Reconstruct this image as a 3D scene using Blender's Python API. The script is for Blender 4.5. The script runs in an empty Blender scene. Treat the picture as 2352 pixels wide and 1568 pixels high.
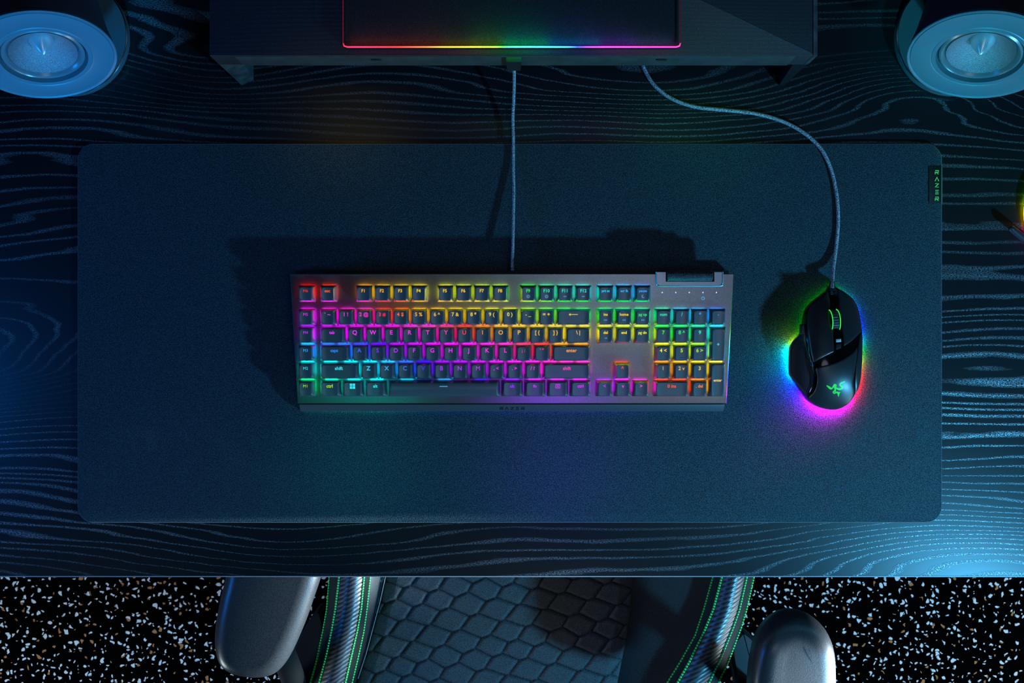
import bpy, bmesh, math, random
from mathutils import Vector, Matrix
sc = bpy.context.scene
C = sc.collection
random.seed(7)
# ------------------------------------------------------------------ camera, world, lights, exposure
H = 1.0            # camera height above the desk top (z = 0), metres
S0 = 2114.0        # photo pixels per metre at the desk top
cam = bpy.data.objects.new('camera', bpy.data.cameras.new('camera')); C.objects.link(cam)
cam.location = (0, 0, H); cam.data.sensor_width = 36; cam.data.lens = 36 * S0 * H / 2352
cam.data.clip_start = 0.01; cam.data.clip_end = 50
sc.camera = cam
sc.view_settings.view_transform = 'Standard'; sc.view_settings.look = 'None'
sc.view_settings.exposure = 0.0; sc.view_settings.gamma = 1.0; sc.view_settings.use_curve_mapping = False
sc.cycles.use_denoising = True
sc.cycles.sample_clamp_indirect = 4.0
world = bpy.data.worlds.new('night'); sc.world = world; world.use_nodes = True
world.node_tree.nodes['Background'].inputs[0].default_value = (0.10, 0.35, 0.6, 1)
world.node_tree.nodes['Background'].inputs[1].default_value = 0.004

def area(name, loc, aim, size, power, color, size_y=None, spread=None, disk=False):
    d = bpy.data.lights.new(name, 'AREA'); d.energy = power; d.color = color; d.size = size
    if disk: d.shape = 'DISK'
    if size_y: d.shape = 'RECTANGLE'; d.size_y = size_y
    if spread: d.spread = math.radians(spread)
    o = bpy.data.objects.new(name, d); C.objects.link(o); o.location = loc
    o.rotation_euler = (Vector(aim) - Vector(loc)).to_track_quat('-Z', 'Y').to_euler()
    return o
def spot(name, loc, aim, power, color, angle, blend=1.0, size=0.05):
    d = bpy.data.lights.new(name, 'SPOT'); d.energy = power; d.color = color
    d.spot_size = math.radians(angle); d.spot_blend = blend; d.shadow_soft_size = size
    o = bpy.data.objects.new(name, d); C.objects.link(o); o.location = loc
    o.rotation_euler = (Vector(aim) - Vector(loc)).to_track_quat('-Z', 'Y').to_euler()
    return o
area('desk_lamp_key', (1.1, -.80, .62), (.0, .0, 0), .07, 21.5, (.09, .55, 1.0), disk=True)
area('overhead_fill', (.28, -.08, 1.4), (.1, 0, 0), .5, 1.25, (.62, .72, 1.0), disk=True)  # added fill with no seen source, greys the metal keyboard plate
area('softbox_front', (.52, -.50, 1.08), (.27, -.25, 0), .36, .36, (.66, .84, 1.0), disk=True)
area('softbox_back', (.15, .62, 1.15), (.05, .25, 0), .7, .12, (.45, .8, 1.0), size_y=.2)
area('blue_side_light', (-1.5, -.25, .60), (-.4, -.05, 0), .3, 5.5, (.0, .22, 1.0))
area('floor_fill_left', (-1.1, -1.0, -.08), (-.5, -.5, -.75), .3, 5, (.75, .95, 1.0))  # both floor fills are added out of view to brighten floor and chair
area('floor_fill_right', (1.2, -.9, -.08), (.6, -.5, -.75), .3, 5, (.75, .95, 1.0))
spot('amber_accent', (-.19, .235, .5), (-.19, .235, 0), 1.4, (1, .7, .1), 18)  # amber and both green spots: added to imitate coloured glow on the wood
spot('green_accent', (.21, .235, .6), (.21, .235, 0), 1.5, (0, 1, .25), 20)
spot('green_accent_side', (.51, .18, .5), (.505, .18, 0), 1.6, (0, 1, .05), 14)
spot('teal_accent', (-.17, -.125, .5), (-.17, -.125, 0), 2.4, (0, .8, .6), 22)  # teal and violet spots: added to imitate glow in front of the keyboard
spot('violet_accent', (.05, -.14, .5), (.05, -.14, 0), 4.2, (.25, .02, 1), 26)
spot('armrest_rim_light', (.78, -.50, -.015), (-.27, -.33, -.065), 300.0, (.75, .9, 1.0), 26, .6, .04)  # added out of view to put a highlight on the left armrest
spot('speaker_fill_blue', (-.30, -.50, .50), (-.4475, .2723, .12), 58.0, (.0, .38, 1.0), 15, .3, .03)  # both speaker fills are added to colour the rings blue and teal
spot('speaker_fill_teal', (.20, -.50, .50), (.4475, .2723, .12), 40.0, (.0, .65, .82), 15, .3, .03)

# ------------------------------------------------------------------ helpers
def P(px, py, z=0.0):                     # photo pixel at height z -> world point
    s = (H - z) / S0
    return Vector(((px - 1176) * s, (784 - py) * s, z))
ORG = {}
def setp(o, label=None, cat=None, group=None, kind=None):
    if label: o['label'] = label
    if cat: o['category'] = cat
    if group: o['group'] = group
    if kind: o['kind'] = kind
    return o
def thing(name, label, cat, loc, group=None):
    o = bpy.data.objects.new(name, None); C.objects.link(o); o.location = loc
    o.empty_display_size = .02; ORG[o] = Vector(loc)
    return setp(o, label, cat, group)
def mesh(name, V, F, m, cols=None, angle=35, smooth=True):
    me = bpy.data.meshes.new(name); me.from_pydata([tuple(v) for v in V], [], F); me.update()
    bm = bmesh.new(); bm.from_mesh(me); bmesh.ops.recalc_face_normals(bm, faces=bm.faces[:]); bm.to_mesh(me); bm.free()
    if cols:
        a = me.color_attributes.new('col', 'FLOAT_COLOR', 'POINT')
        for i, c in enumerate(cols): a.data[i].color = (*c, 1)
    if smooth:
        me.polygons.foreach_set('use_smooth', [True] * len(me.polygons))
        me.set_sharp_from_angle(angle=math.radians(angle))
    if m: me.materials.append(m)
    return me
def mk(name, VF, m, parent=None, cols=None, angle=35, smooth=True, label=None, cat=None, kind=None, group=None):
    V, F = VF[0], VF[1]
    V = [Vector(v) for v in V]
    lo = Vector([min(v[i] for v in V) for i in range(3)]); hi = Vector([max(v[i] for v in V) for i in range(3)])
    c = Vector(((lo.x + hi.x) / 2, (lo.y + hi.y) / 2, lo.z))
    me = mesh(name, [v - c for v in V], F, m, cols, angle, smooth)
    o = bpy.data.objects.new(name, me); C.objects.link(o)
    ORG[o] = c
    if parent: o.parent = parent; o.location = c - ORG[parent]
    else: o.location = c
    return setp(o, label, cat, group, kind)
def join(*parts):
    V, F = [], []
    for v, f in parts:
        n = len(V); V += list(v); F += [tuple(i + n for i in q) for q in f]
    return V, F
def interp(tab, x):
    if x <= tab[0][0]: return tab[0][1]
    for (a, b), (c, d) in zip(tab, tab[1:]):
        if x <= c:
            t = (x - a) / (c - a)
            return b + (d - b) * t
    return tab[-1][1]
def crom(pts, n=8, closed=False):
    pts = [Vector(p) for p in pts]; N = len(pts); out = []
    for i in range(N if closed else N - 1):
        if closed: p0, p1, p2, p3 = pts[i - 1], pts[i], pts[(i + 1) % N], pts[(i + 2) % N]
        else: p0, p1, p2, p3 = pts[max(i - 1, 0)], pts[i], pts[i + 1], pts[min(i + 2, N - 1)]
        for k in range(n):
            t = k / n
            out.append(.5 * ((2 * p1) + (p2 - p0) * t + (2 * p0 - 5 * p1 + 4 * p2 - p3) * t * t + (3 * p1 - p0 - 3 * p2 + p3) * t ** 3))
    if not closed: out.append(pts[-1])
    return out
def box(x0, x1, y0, y1, z0, z1):
    V = [(x, y, z) for x in (x0, x1) for y in (y0, y1) for z in (z0, z1)]
    return V, [(0, 1, 3, 2), (4, 6, 7, 5), (0, 4, 5, 1), (2, 3, 7, 6), (0, 2, 6, 4), (1, 5, 7, 3)]
def loft(rings, cap0=True, cap1=True):
    V, F = [], []
    n = len(rings[0])
    for r in rings: V += r
    for k in range(len(rings) - 1):
        for i in range(n):
            j = (i + 1) % n
            F.append((k * n + i, k * n + j, (k + 1) * n + j, (k + 1) * n + i))
    if cap0: F.append(tuple(range(n))[::-1])
    if cap1: F.append(tuple((len(rings) - 1) * n + i for i in range(n)))
    return V, F
def area2(pl):
    return sum(a.x * b.y - b.x * a.y for a, b in zip(pl, pl[1:] + pl[:1])) / 2
def inset(pl, d):
    pl = [Vector((p[0], p[1])) for p in pl]; sgn = 1 if area2(pl) > 0 else -1
    out = []; n = len(pl)
    for i in range(n):
        e1 = (pl[i] - pl[i - 1]); e2 = (pl[(i + 1) % n] - pl[i])
        if e1.length < 1e-9: e1 = e2
        if e2.length < 1e-9: e2 = e1
        n1 = Vector((-e1.y, e1.x)).normalized() * sgn; n2 = Vector((-e2.y, e2.x)).normalized() * sgn
        m = (n1 + n2)
        if m.length < 1e-6: m = n1
        m.normalize(); k = max(.4, m.dot(n1))
        out.append(pl[i] + m * d / k)
    return out
def pad(outline, rings):                    # rings: (inset, z) from the bottom up
    rr = []
    for d, z in rings:
        zf = z if callable(z) else (lambda x, y, z=z: z)
        rr.append([(q.x, q.y, zf(q.x, q.y)) for q in inset(outline, d)])
    return loft(rr)
def rrect(hx, hy, r, n=4, cx=0, cy=0):
    out = []
    for qx, qy, a0 in ((1, 1, 0), (-1, 1, 90), (-1, -1, 180), (1, -1, 270)):
        for k in range(n + 1):
            a = math.radians(a0 + 90 * k / n)
            out.append((cx + qx * (hx - r) + r * math.cos(a), cy + qy * (hy - r) + r * math.sin(a)))
    return out
def rrect_d(hx, hy, r, n=4, m=8):
    loop = []
    for k, (qx, qy, a0) in enumerate(((1, 1, 0), (-1, 1, 90), (-1, -1, 180), (1, -1, 270))):
        c = [(qx * (hx - r) + r * math.cos(math.radians(a0 + 90 * j / n)), qy * (hy - r) + r * math.sin(math.radians(a0 + 90 * j / n))) for j in range(n + 1)]
        if loop:
            a, b = loop[-1], c[0]
            loop += [(a[0] + (b[0] - a[0]) * j / m, a[1] + (b[1] - a[1]) * j / m) for j in range(1, m)]
        loop += c
    a, b = loop[-1], loop[0]
    loop += [(a[0] + (b[0] - a[0]) * j / m, a[1] + (b[1] - a[1]) * j / m) for j in range(1, m)]
    return loop
def rbox(x0, x1, y0, y1, z0, z1, r=.002, b=.0006):
    o = rrect((x1 - x0) / 2, (y1 - y0) / 2, r, 3, (x0 + x1) / 2, (y0 + y1) / 2)
    return pad(o, [(b, z0), (0, z0 + b), (0, z1 - b), (b * .3, z1 - b * .3), (b, z1)])
def tube(pts, r, n=10, closed=False):
    pts = [Vector(p) for p in pts]; N = len(pts); rings = []
    up = None
    for i in range(N):
        a = pts[i - 1] if (closed or i > 0) else pts[0]; b = pts[(i + 1) % N] if (closed or i < N - 1) else pts[-1]
        t = (b - a).normalized()
        if up is None: up = Vector((0, 0, 1)) if abs(t.z) < .9 else Vector((0, 1, 0))
        u = (up - t * up.dot(t)).normalized(); w = t.cross(u); up = u
        rad = r(i / (N - 1)) if callable(r) else r
        rings.append([pts[i] + u * (math.cos(2 * math.pi * k / n) * rad) + w * (math.sin(2 * math.pi * k / n) * rad) for k in range(n)])
    if closed:
        rings.append(rings[0][:]); return loft(rings, False, False)
    return loft(rings)
def lathe(prof, M=Matrix.Identity(4), n=64, mod=None):
    V, F = [], []
    idx = []
    for k, (r, z) in enumerate(prof):
        if r < 1e-7:
            idx.append([len(V)] * n); V.append(M @ Vector((0, 0, z)))
        else:
            idx.append(list(range(len(V), len(V) + n)))
            for i in range(n):
                a = 2 * math.pi * i / n; rr = r * (mod(i) if mod else 1)
                V.append(M @ Vector((rr * math.cos(a), rr * math.sin(a), z)))
    for k in range(len(prof) - 1):
        A, B = idx[k], idx[k + 1]
        for i in range(n):
            j = (i + 1) % n
            q = [A[i], A[j], B[j], B[i]]; u = []
            for t in q:
                if t not in u: u.append(t)
            if len(u) > 2: F.append(tuple(u))
    return V, F
def strokes(lines, w, T=None, h=0.0):        # flat ribbons (h>0 gives them thickness); T maps (x,y)->world
    V, F = [], []
    for ln in lines:
        pts = [Vector((p[0], p[1])) for p in ln]
        L, R = [], []
        for i, p in enumerate(pts):
            a = pts[max(i - 1, 0)]; b = pts[min(i + 1, len(pts) - 1)]
            d = (b - a).normalized(); nn = Vector((-d.y, d.x))
            ww = w
            if 0 < i < len(pts) - 1:
                d1 = (p - a).normalized(); ww = w / max(.5, abs(Vector((-d1.y, d1.x)).dot(nn)))
            L.append(p + nn * ww / 2); R.append(p - nn * ww / 2)
        for i in range(len(pts) - 1):
            n = len(V)
            for q in (L[i], L[i + 1], R[i + 1], R[i]): V.append(T(q.x, q.y) if T else (q.x, q.y, 0))
            F.append((n, n + 1, n + 2, n + 3))
    return V, F

# ------------------------------------------------------------------ materials
def nt(m): return m.node_tree.nodes, m.node_tree.links
def pm(name, col, rough=.5, metal=0.0, spec=.5, emit=None, es=0.0, coat=0.0, sheen=0.0):
    m = bpy.data.materials.new(name); m.use_nodes = True
    b = m.node_tree.nodes['Principled BSDF']
    b.inputs['Base Color'].default_value = (*col, 1); b.inputs['Roughness'].default_value = rough
    b.inputs['Metallic'].default_value = metal; b.inputs['Specular IOR Level'].default_value = spec
    b.inputs['Coat Weight'].default_value = coat; b.inputs['Sheen Weight'].default_value = sheen
    if emit: b.inputs['Emission Color'].default_value = (*emit, 1); b.inputs['Emission Strength'].default_value = es
    return m
def node(m, t, **kw):
    n = m.node_tree.nodes.new(t)
    for k, v in kw.items():
        if k in n.inputs: n.inputs[k].default_value = v
        else: setattr(n, k, v)
    return n
def add_grain(m, scale, c1, c2, bump=.3, dist=.0003, lo=.35, hi=.65, detail=2.0):
    N, L = nt(m); b = N['Principled BSDF']
    tc = node(m, 'ShaderNodeTexCoord'); no = node(m, 'ShaderNodeTexNoise', Scale=scale, Detail=detail)
    L.new(tc.outputs['Object'], no.inputs['Vector'])
    mr = node(m, 'ShaderNodeMapRange'); mr.inputs['From Min'].default_value = lo; mr.inputs['From Max'].default_value = hi
    L.new(no.outputs['Fac'], mr.inputs['Value'])
    mx = node(m, 'ShaderNodeMix', data_type='RGBA'); mx.inputs[6].default_value = (*c1, 1); mx.inputs[7].default_value = (*c2, 1)
    L.new(mr.outputs[0], mx.inputs[0]); L.new(mx.outputs[2], b.inputs['Base Color'])
    bp = node(m, 'ShaderNodeBump', Strength=bump, Distance=dist); L.new(no.outputs['Fac'], bp.inputs['Height']); L.new(bp.outputs[0], b.inputs['Normal'])
    return m
def emit_attr(name, strength):
    m = pm(name, (.02, .02, .02), .5); N, L = nt(m)
    a = node(m, 'ShaderNodeAttribute', attribute_name='col'); b = N['Principled BSDF']
    L.new(a.outputs['Color'], b.inputs['Emission Color']); b.inputs['Emission Strength'].default_value = strength
    return m
def emit_obj(name, strength):
    m = pm(name, (.02, .02, .02), .5); N, L = nt(m)
    a = node(m, 'ShaderNodeObjectInfo'); b = N['Principled BSDF']
    L.new(a.outputs['Color'], b.inputs['Emission Color']); b.inputs['Emission Strength'].default_value = strength
    return m
def hsv(h, s=1.0, v=1.0):
    import colorsys
    r, g, b = colorsys.hsv_to_rgb((h % 360) / 360, s, v)
    return tuple(x ** 2.0 for x in (r, g, b))

def wood(name, dark, light, ax=1.0, ay=80.0, amp=6.0, nsx=1.0, nsy=3.4, width=.16, off=(0, 0, 0), rough=.42, metal=0.0, knots=()):
    m = pm(name, dark, rough, metal, .32); N, L = nt(m); b = N['Principled BSDF']
    tc = node(m, 'ShaderNodeTexCoord')
    mp = node(m, 'ShaderNodeMapping'); mp.inputs['Location'].default_value = off
    L.new(tc.outputs['Object'], mp.inputs['Vector'])
    mp1 = node(m, 'ShaderNodeMapping'); mp1.inputs['Scale'].default_value = (nsx, nsy, 1)
    L.new(mp.outputs[0], mp1.inputs['Vector'])
    n1 = node(m, 'ShaderNodeTexNoise', Scale=1.0, Detail=2.0, Roughness=.4); L.new(mp1.outputs[0], n1.inputs['Vector'])
    mp3 = node(m, 'ShaderNodeMapping'); mp3.inputs['Scale'].default_value = (7, 50, 1)
    L.new(mp.outputs[0], mp3.inputs['Vector'])
    n3 = node(m, 'ShaderNodeTexNoise', Scale=1.0, Detail=3.0, Roughness=.6); L.new(mp3.outputs[0], n3.inputs['Vector'])
    sep = node(m, 'ShaderNodeSeparateXYZ'); L.new(mp.outputs[0], sep.inputs[0])
    def math_(op, a, bb, c=None):
        q = node(m, 'ShaderNodeMath', operation=op)
        for i, v in enumerate((a, bb, c)):
            if v is None: continue
            if isinstance(v, (int, float)): q.inputs[i].default_value = v
            else: L.new(v, q.inputs[i])
        return q.outputs[0]
    v = math_('MULTIPLY', sep.outputs[1], ay)
    v = math_('MULTIPLY_ADD', n1.outputs['Fac'], amp * 4, v)
    v = math_('MULTIPLY_ADD', n3.outputs['Fac'], .8, v)
    if knots:
        so_ = node(m, 'ShaderNodeSeparateXYZ'); L.new(tc.outputs['Object'], so_.inputs[0])
        # uneven ring spacing, then the cathedral arches
        ny = node(m, 'ShaderNodeTexNoise', Scale=1.0, Detail=2.0); mpy = node(m, 'ShaderNodeMapping'); mpy.inputs['Scale'].default_value = (.25, 16, 1)
        L.new(mp.outputs[0], mpy.inputs['Vector']); L.new(mpy.outputs[0], ny.inputs['Vector']); v = math_('MULTIPLY_ADD', ny.outputs['Fac'], 6.0, v)
        for kx, ky, ka, kb_, kA in knots:
            dx = math_('DIVIDE', math_('SUBTRACT', so_.outputs[0], kx), ka); dy = math_('DIVIDE', math_('SUBTRACT', so_.outputs[1], ky), kb_)
            r2 = math_('MULTIPLY_ADD', dx, dx, math_('MULTIPLY', dy, dy))
            v = math_('MULTIPLY_ADD', math_('EXPONENT', math_('MULTIPLY', r2, -1.0), 0), kA, v)
    fr = math_('FRACT', v, 0)
    tri = math_('ABSOLUTE', math_('SUBTRACT', fr, .5), 0)      # 0 at the line centre
    # line width varies
    mpw = node(m, 'ShaderNodeMapping'); mpw.inputs['Scale'].default_value = (2.2, 9, 1); mpw.inputs['Location'].default_value = (3.3, 1.7, 0)
    L.new(mp.outputs[0], mpw.inputs['Vector'])
    nw = node(m, 'ShaderNodeTexNoise', Scale=1.0, Detail=1.0); L.new(mpw.outputs[0], nw.inputs['Vector'])
    wv = node(m, 'ShaderNodeMapRange'); wv.inputs['From Min'].default_value = .35; wv.inputs['From Max'].default_value = .7
    wv.inputs['To Min'].default_value = width * .45; wv.inputs['To Max'].default_value = width * 1.6; L.new(nw.outputs['Fac'], wv.inputs['Value'])
    ln = math_('SUBTRACT', 1.0, math_('DIVIDE', tri, wv.outputs[0])); 
    cl = node(m, 'ShaderNodeClamp'); L.new(ln, cl.inputs[0])
    # pores: short dashes along the grain
    mp4 = node(m, 'ShaderNodeMapping'); mp4.inputs['Scale'].default_value = (520, 1500, 1)
    L.new(mp.outputs[0], mp4.inputs['Vector'])
    n4 = node(m, 'ShaderNodeTexNoise', Scale=1.0, Detail=1.0); L.new(mp4.outputs[0], n4.inputs['Vector'])
    pr = node(m, 'ShaderNodeMapRange'); pr.inputs['From Min'].default_value = .42; pr.inputs['From Max'].default_value = .66; L.new(n4.outputs['Fac'], pr.inputs['Value'])
    msk = math_('MULTIPLY', math_('POWER', cl.outputs[0], .6), pr.outputs[0])
    mpf = node(m, 'ShaderNodeMapping'); mpf.inputs['Scale'].default_value = (1.6, 7, 1); mpf.inputs['Location'].default_value = (7.1, 4.2, 0)
    L.new(mp.outputs[0], mpf.inputs['Vector'])
    nf = node(m, 'ShaderNodeTexNoise', Scale=1.0, Detail=3.0); L.new(mpf.outputs[0], nf.inputs['Vector'])
    fr_ = node(m, 'ShaderNodeMapRange'); fr_.inputs['From Min'].default_value = .36; fr_.inputs['From Max'].default_value = .62; fr_.inputs['To Min'].default_value = .12
    L.new(nf.outputs['Fac'], fr_.inputs['Value']); msk = math_('MULTIPLY', msk, fr_.outputs[0])
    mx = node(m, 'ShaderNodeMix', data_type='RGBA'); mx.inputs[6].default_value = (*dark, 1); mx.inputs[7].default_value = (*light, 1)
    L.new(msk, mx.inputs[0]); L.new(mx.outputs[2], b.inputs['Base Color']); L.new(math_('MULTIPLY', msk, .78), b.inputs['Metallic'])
    bp = node(m, 'ShaderNodeBump', Strength=.35, Distance=.0004); L.new(msk, bp.inputs['Height']); L.new(bp.outputs[0], b.inputs['Normal'])
    return m

M_DESK = wood('black_ash_wood', (.010, .011, .013), (.36, .39, .42), off=(.37, .11, 0), rough=.35, knots=((-.60, -.20, .13, .055, 9.0), (.44, .085, .11, .035, -6.0), (.16, .10, .2, .04, 5.0), (.55, -.43, .22, .05, -6.0), (-.33, .13, .12, .05, 4.0)))  # real grain; its pale tone also paints in light caught by the pores
M_STAND = wood('dark_stained_board', (.026, .026, .030), (.085, .085, .095), ay=240, amp=1.2, nsx=2, nsy=8, width=.45, rough=.5, off=(2.1, .4, 0))
M_STANDEDGE = add_grain(pm('dark_board_edge', (.03, .05, .05), .55), 60, (.025, .035, .036), (.04, .052, .053), .1)
M_LEG = add_grain(pm('grey_leg_wood', (.05, .05, .055), .5), 90, (.03, .036, .04), (.075, .085, .09), .3)
M_MAT = add_grain(pm('mat_cloth', (.04, .05, .055), .85, 0, .3), 1000, (.010, .024, .031), (.075, .135, .158), .7, .0005, .36, .80, 1.0)
M_MATEDGE = pm('mat_rubber_edge', (.20, .24, .26), .6)
M_TAG = pm('black_tag', (.004, .004, .004), .6)
M_TAGEDGE = pm('tag_fold', (.12, .2, .14), .5)
M_GREENPRINT = pm('glowing_green_print', (.15, .8, .2), .5, emit=(.1, .9, .15), es=0.12)  # printed letters with a slight glow added, though they are no lamp
M_PLATE = add_grain(pm('brushed_gunmetal', (.2, .2, .21), .33, .88, .5), 1500, (.17, .17, .178), (.25, .25, .262), .08, .0002)
M_LIP = add_grain(pm('gunmetal_lip', (.3, .3, .33), .36, .8, .5), 1500, (.26, .26, .28), (.34, .34, .37), .08, .0002)
M_CASE = pm('case_black_plastic', (.012, .012, .013), .5)
M_RIM = pm('rim_reflected_teal', (.45, .80, .82), .42, .9)  # teal of the reflected key glow is painted into the metal colour
M_KEY = add_grain(pm('keycap_plastic', (.08, .08, .085), .38, 0, .95), 2500, (.078, .084, .090), (.108, .114, .122), .12, .0002)
M_LEGEND = emit_obj('backlit_legend', 1.0)
M_WHITE = pm('white_print', (.75, .78, .8), .5)
M_BACK = emit_attr('key_backlight_leds', 38.0)
M_LED = pm('white_indicator', (.5, .5, .5), .4, emit=(.7, .9, 1), es=.8)
M_KNURL = add_grain(pm('knurled_rubber', (.02, .02, .02), .35), 1400, (.003, .003, .003), (.09, .10, .10), 1.0, .001, .42, .62)
M_ENGR = pm('engraved_dark', (.01, .012, .016), .5)
M_CABLE = add_grain(pm('braided_cable', (.1, .1, .11), .45, 0, .6), 1100, (.06, .065, .07), (.60, .63, .66), 1.0, .0008, .36, .60, 1.0)
M_MOUSE = add_grain(pm('mouse_matte_plastic', (.02, .02, .022), .36, 0, .6), 2600, (.016, .016, .018), (.028, .028, .03), .12, .0002)
M_GLOSS = pm('mouse_gloss_black', (.003, .003, .003), .12, 0, .5)
M_RUBBER = pm('mouse_side_rubber', (.014, .015, .016), .5)
M_WHEELRUB = pm('wheel_rubber', (.05, .06, .07), .35)
M_GREENLED = pm('wheel_green_ring', (.02, .2, .03), .4, emit=(.04, .9, .06), es=.9)
M_LOGO = pm('logo_green', (.02, .2, .02), .4, emit=(.01, .75, .02), es=.75)
M_UNDER = emit_attr('mouse_underglow', 420.0)
M_KUNDER = emit_attr('keyboard_underglow', 22.0)
M_PANEL = add_grain(pm('black_micro_texture', (.006, .006, .007), .8, 0, .1), 1800, (.010, .010, .012), (.030, .030, .034), .3, .0003)
M_STRIP = emit_attr('rainbow_strip', 9.0)
M_RING = emit_attr('base_light_ring', 5.0)
M_SPKRING = pm('speaker_satin_ring', (.06, .12, .16), .42, .25, .4)  # neutral ring; the blue light on it is tinted into this colour
M_SPKRIM = pm('speaker_rim', (.55, .6, .65), .2, 1.0)
M_SPKBODY = pm('speaker_body_black', (.03, .025, .04), .35)
M_SPKBASE = pm('speaker_base', (.08, .09, .10), .4, .2)
M_SURR = pm('speaker_surround', (.10, .11, .13), .25, 0, .8)
M_CONE = add_grain(pm('woven_cone', (.2, .2, .23), .4, .5), 2400, (.07, .07, .085), (.28, .28, .33), .8, .0006, .35, .65, 1.0)
M_PLUG = pm('phase_plug_metal', (.45, .5, .55), .30, .7)
M_PURPLE = pm('purple_led', (.1, .05, .2), .4, emit=(.7, .35, 1.0), es=14)
M_FLOORCH = None
M_LEATH = add_grain(pm('black_leather', (.02, .022, .025), .42), 500, (.014, .016, .018), (.026, .028, .032), .3, .0004)
M_QUILT = add_grain(pm('quilted_fabric', (.06, .06, .065), .75), 900, (.035, .034, .036), (.12, .115, .12), .5, .0005, .32, .70, 1.0)
_n, _l = nt(M_QUILT); _a = node(M_QUILT, 'ShaderNodeAttribute', attribute_name='col'); _m = node(M_QUILT, 'ShaderNodeMix', data_type='RGBA', blend_type='MULTIPLY')
_m.inputs[0].default_value = 1; _b = _n['Principled BSDF'].inputs['Base Color']; _l.new(_b.links[0].from_socket, _m.inputs[6]); _l.new(_a.outputs['Color'], _m.inputs[7]); _l.new(_m.outputs[2], _b)
M_STITCH = pm('green_stitching', (.08, .95, .2), .5)
M_GREYSTITCH = pm('grey_seam_thread', (.35, .36, .4), .5)
M_ARM = add_grain(pm('armrest_soft_black', (.03, .032, .035), .33, 0, .8), 900, (.022, .024, .027), (.04, .043, .047), .3, .0003)
M_ARM2 = pm('arm_bracket', (.012, .012, .013), .4)
M_STEEL = pm('steel', (.4, .42, .45), .3, 1.0)

def carbon():
    m = pm('carbon_texture_leather', (.03, .035, .045), .32, 0, .7); N, L = nt(m); b = N['Principled BSDF']
    tc = node(m, 'ShaderNodeTexCoord'); mp = node(m, 'ShaderNodeMapping'); mp.inputs['Rotation'].default_value = (0, 0, math.radians(-27))
    L.new(tc.outputs['Object'], mp.inputs['Vector'])
    w = node(m, 'ShaderNodeTexWave', Scale=62.0, Distortion=.3, Detail=1.0); w.bands_direction = 'Y'; L.new(mp.outputs[0], w.inputs['Vector'])
    mx = node(m, 'ShaderNodeMix', data_type='RGBA'); mx.inputs[6].default_value = (.012, .014, .017, 1); mx.inputs[7].default_value = (.07, .08, .095, 1)
    L.new(w.outputs['Fac'], mx.inputs[0]); L.new(mx.outputs[2], b.inputs['Base Color'])
    bp = node(m, 'ShaderNodeBump', Strength=.3, Distance=.0008); L.new(w.outputs['Fac'], bp.inputs['Height']); L.new(bp.outputs[0], b.inputs['Normal'])
    return m
M_CARBON = carbon()
def floor_mat():
    m = pm('speckled_rubber_floor', (.004, .004, .004), .8, 0, .0); N, L = nt(m); b = N['Principled BSDF']
    tc = node(m, 'ShaderNodeTexCoord')
    nd = node(m, 'ShaderNodeTexNoise', Scale=75.0, Detail=1.0); L.new(tc.outputs['Object'], nd.inputs['Vector'])
    vm = node(m, 'ShaderNodeVectorMath', operation='SCALE'); L.new(nd.outputs['Color'], vm.inputs[0]); vm.inputs['Scale'].default_value = .016
    va = node(m, 'ShaderNodeVectorMath', operation='ADD'); L.new(tc.outputs['Object'], va.inputs[0]); L.new(vm.outputs[0], va.inputs[1])
    vo = node(m, 'ShaderNodeTexVoronoi', Scale=100.0); vo.voronoi_dimensions = '2D'; L.new(va.outputs[0], vo.inputs['Vector'])
    sp = node(m, 'ShaderNodeSeparateColor'); L.new(vo.outputs['Color'], sp.inputs[0])
    # chip radius differs per chip; only some cells hold a chip
    rad = node(m, 'ShaderNodeMapRange'); rad.inputs['From Min'].default_value = .42; rad.inputs['From Max'].default_value = 1.0
    rad.inputs['To Min'].default_value = 0.12; rad.inputs['To Max'].default_value = .37; L.new(sp.outputs[0], rad.inputs['Value'])
    has = node(m, 'ShaderNodeMath', operation='GREATER_THAN'); L.new(sp.outputs[0], has.inputs[0]); has.inputs[1].default_value = .42
    df = node(m, 'ShaderNodeMath', operation='SUBTRACT'); L.new(rad.outputs[0], df.inputs[0]); L.new(vo.outputs['Distance'], df.inputs[1])
    sm = node(m, 'ShaderNodeMapRange'); sm.inputs['From Min'].default_value = -.04; sm.inputs['From Max'].default_value = .10; L.new(df.outputs[0], sm.inputs['Value'])
    mk_ = node(m, 'ShaderNodeMath', operation='MULTIPLY'); L.new(sm.outputs[0], mk_.inputs[0]); L.new(has.outputs[0], mk_.inputs[1])
    br = node(m, 'ShaderNodeMath', operation='GREATER_THAN'); L.new(sp.outputs[1], br.inputs[0]); br.inputs[1].default_value = .84
    cm = node(m, 'ShaderNodeMix', data_type='RGBA'); cm.inputs[6].default_value = (.62, .66, .70, 1); cm.inputs[7].default_value = (.42, .17, .07, 1)
    L.new(br.outputs[0], cm.inputs[0])
    mx = node(m, 'ShaderNodeMix', data_type='RGBA'); mx.inputs[6].default_value = (.0008, .0008, .001, 1)
    L.new(mk_.outputs[0], mx.inputs[0]); L.new(cm.outputs[2], mx.inputs[7]); L.new(mx.outputs[2], b.inputs['Base Color'])
    return m

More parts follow.
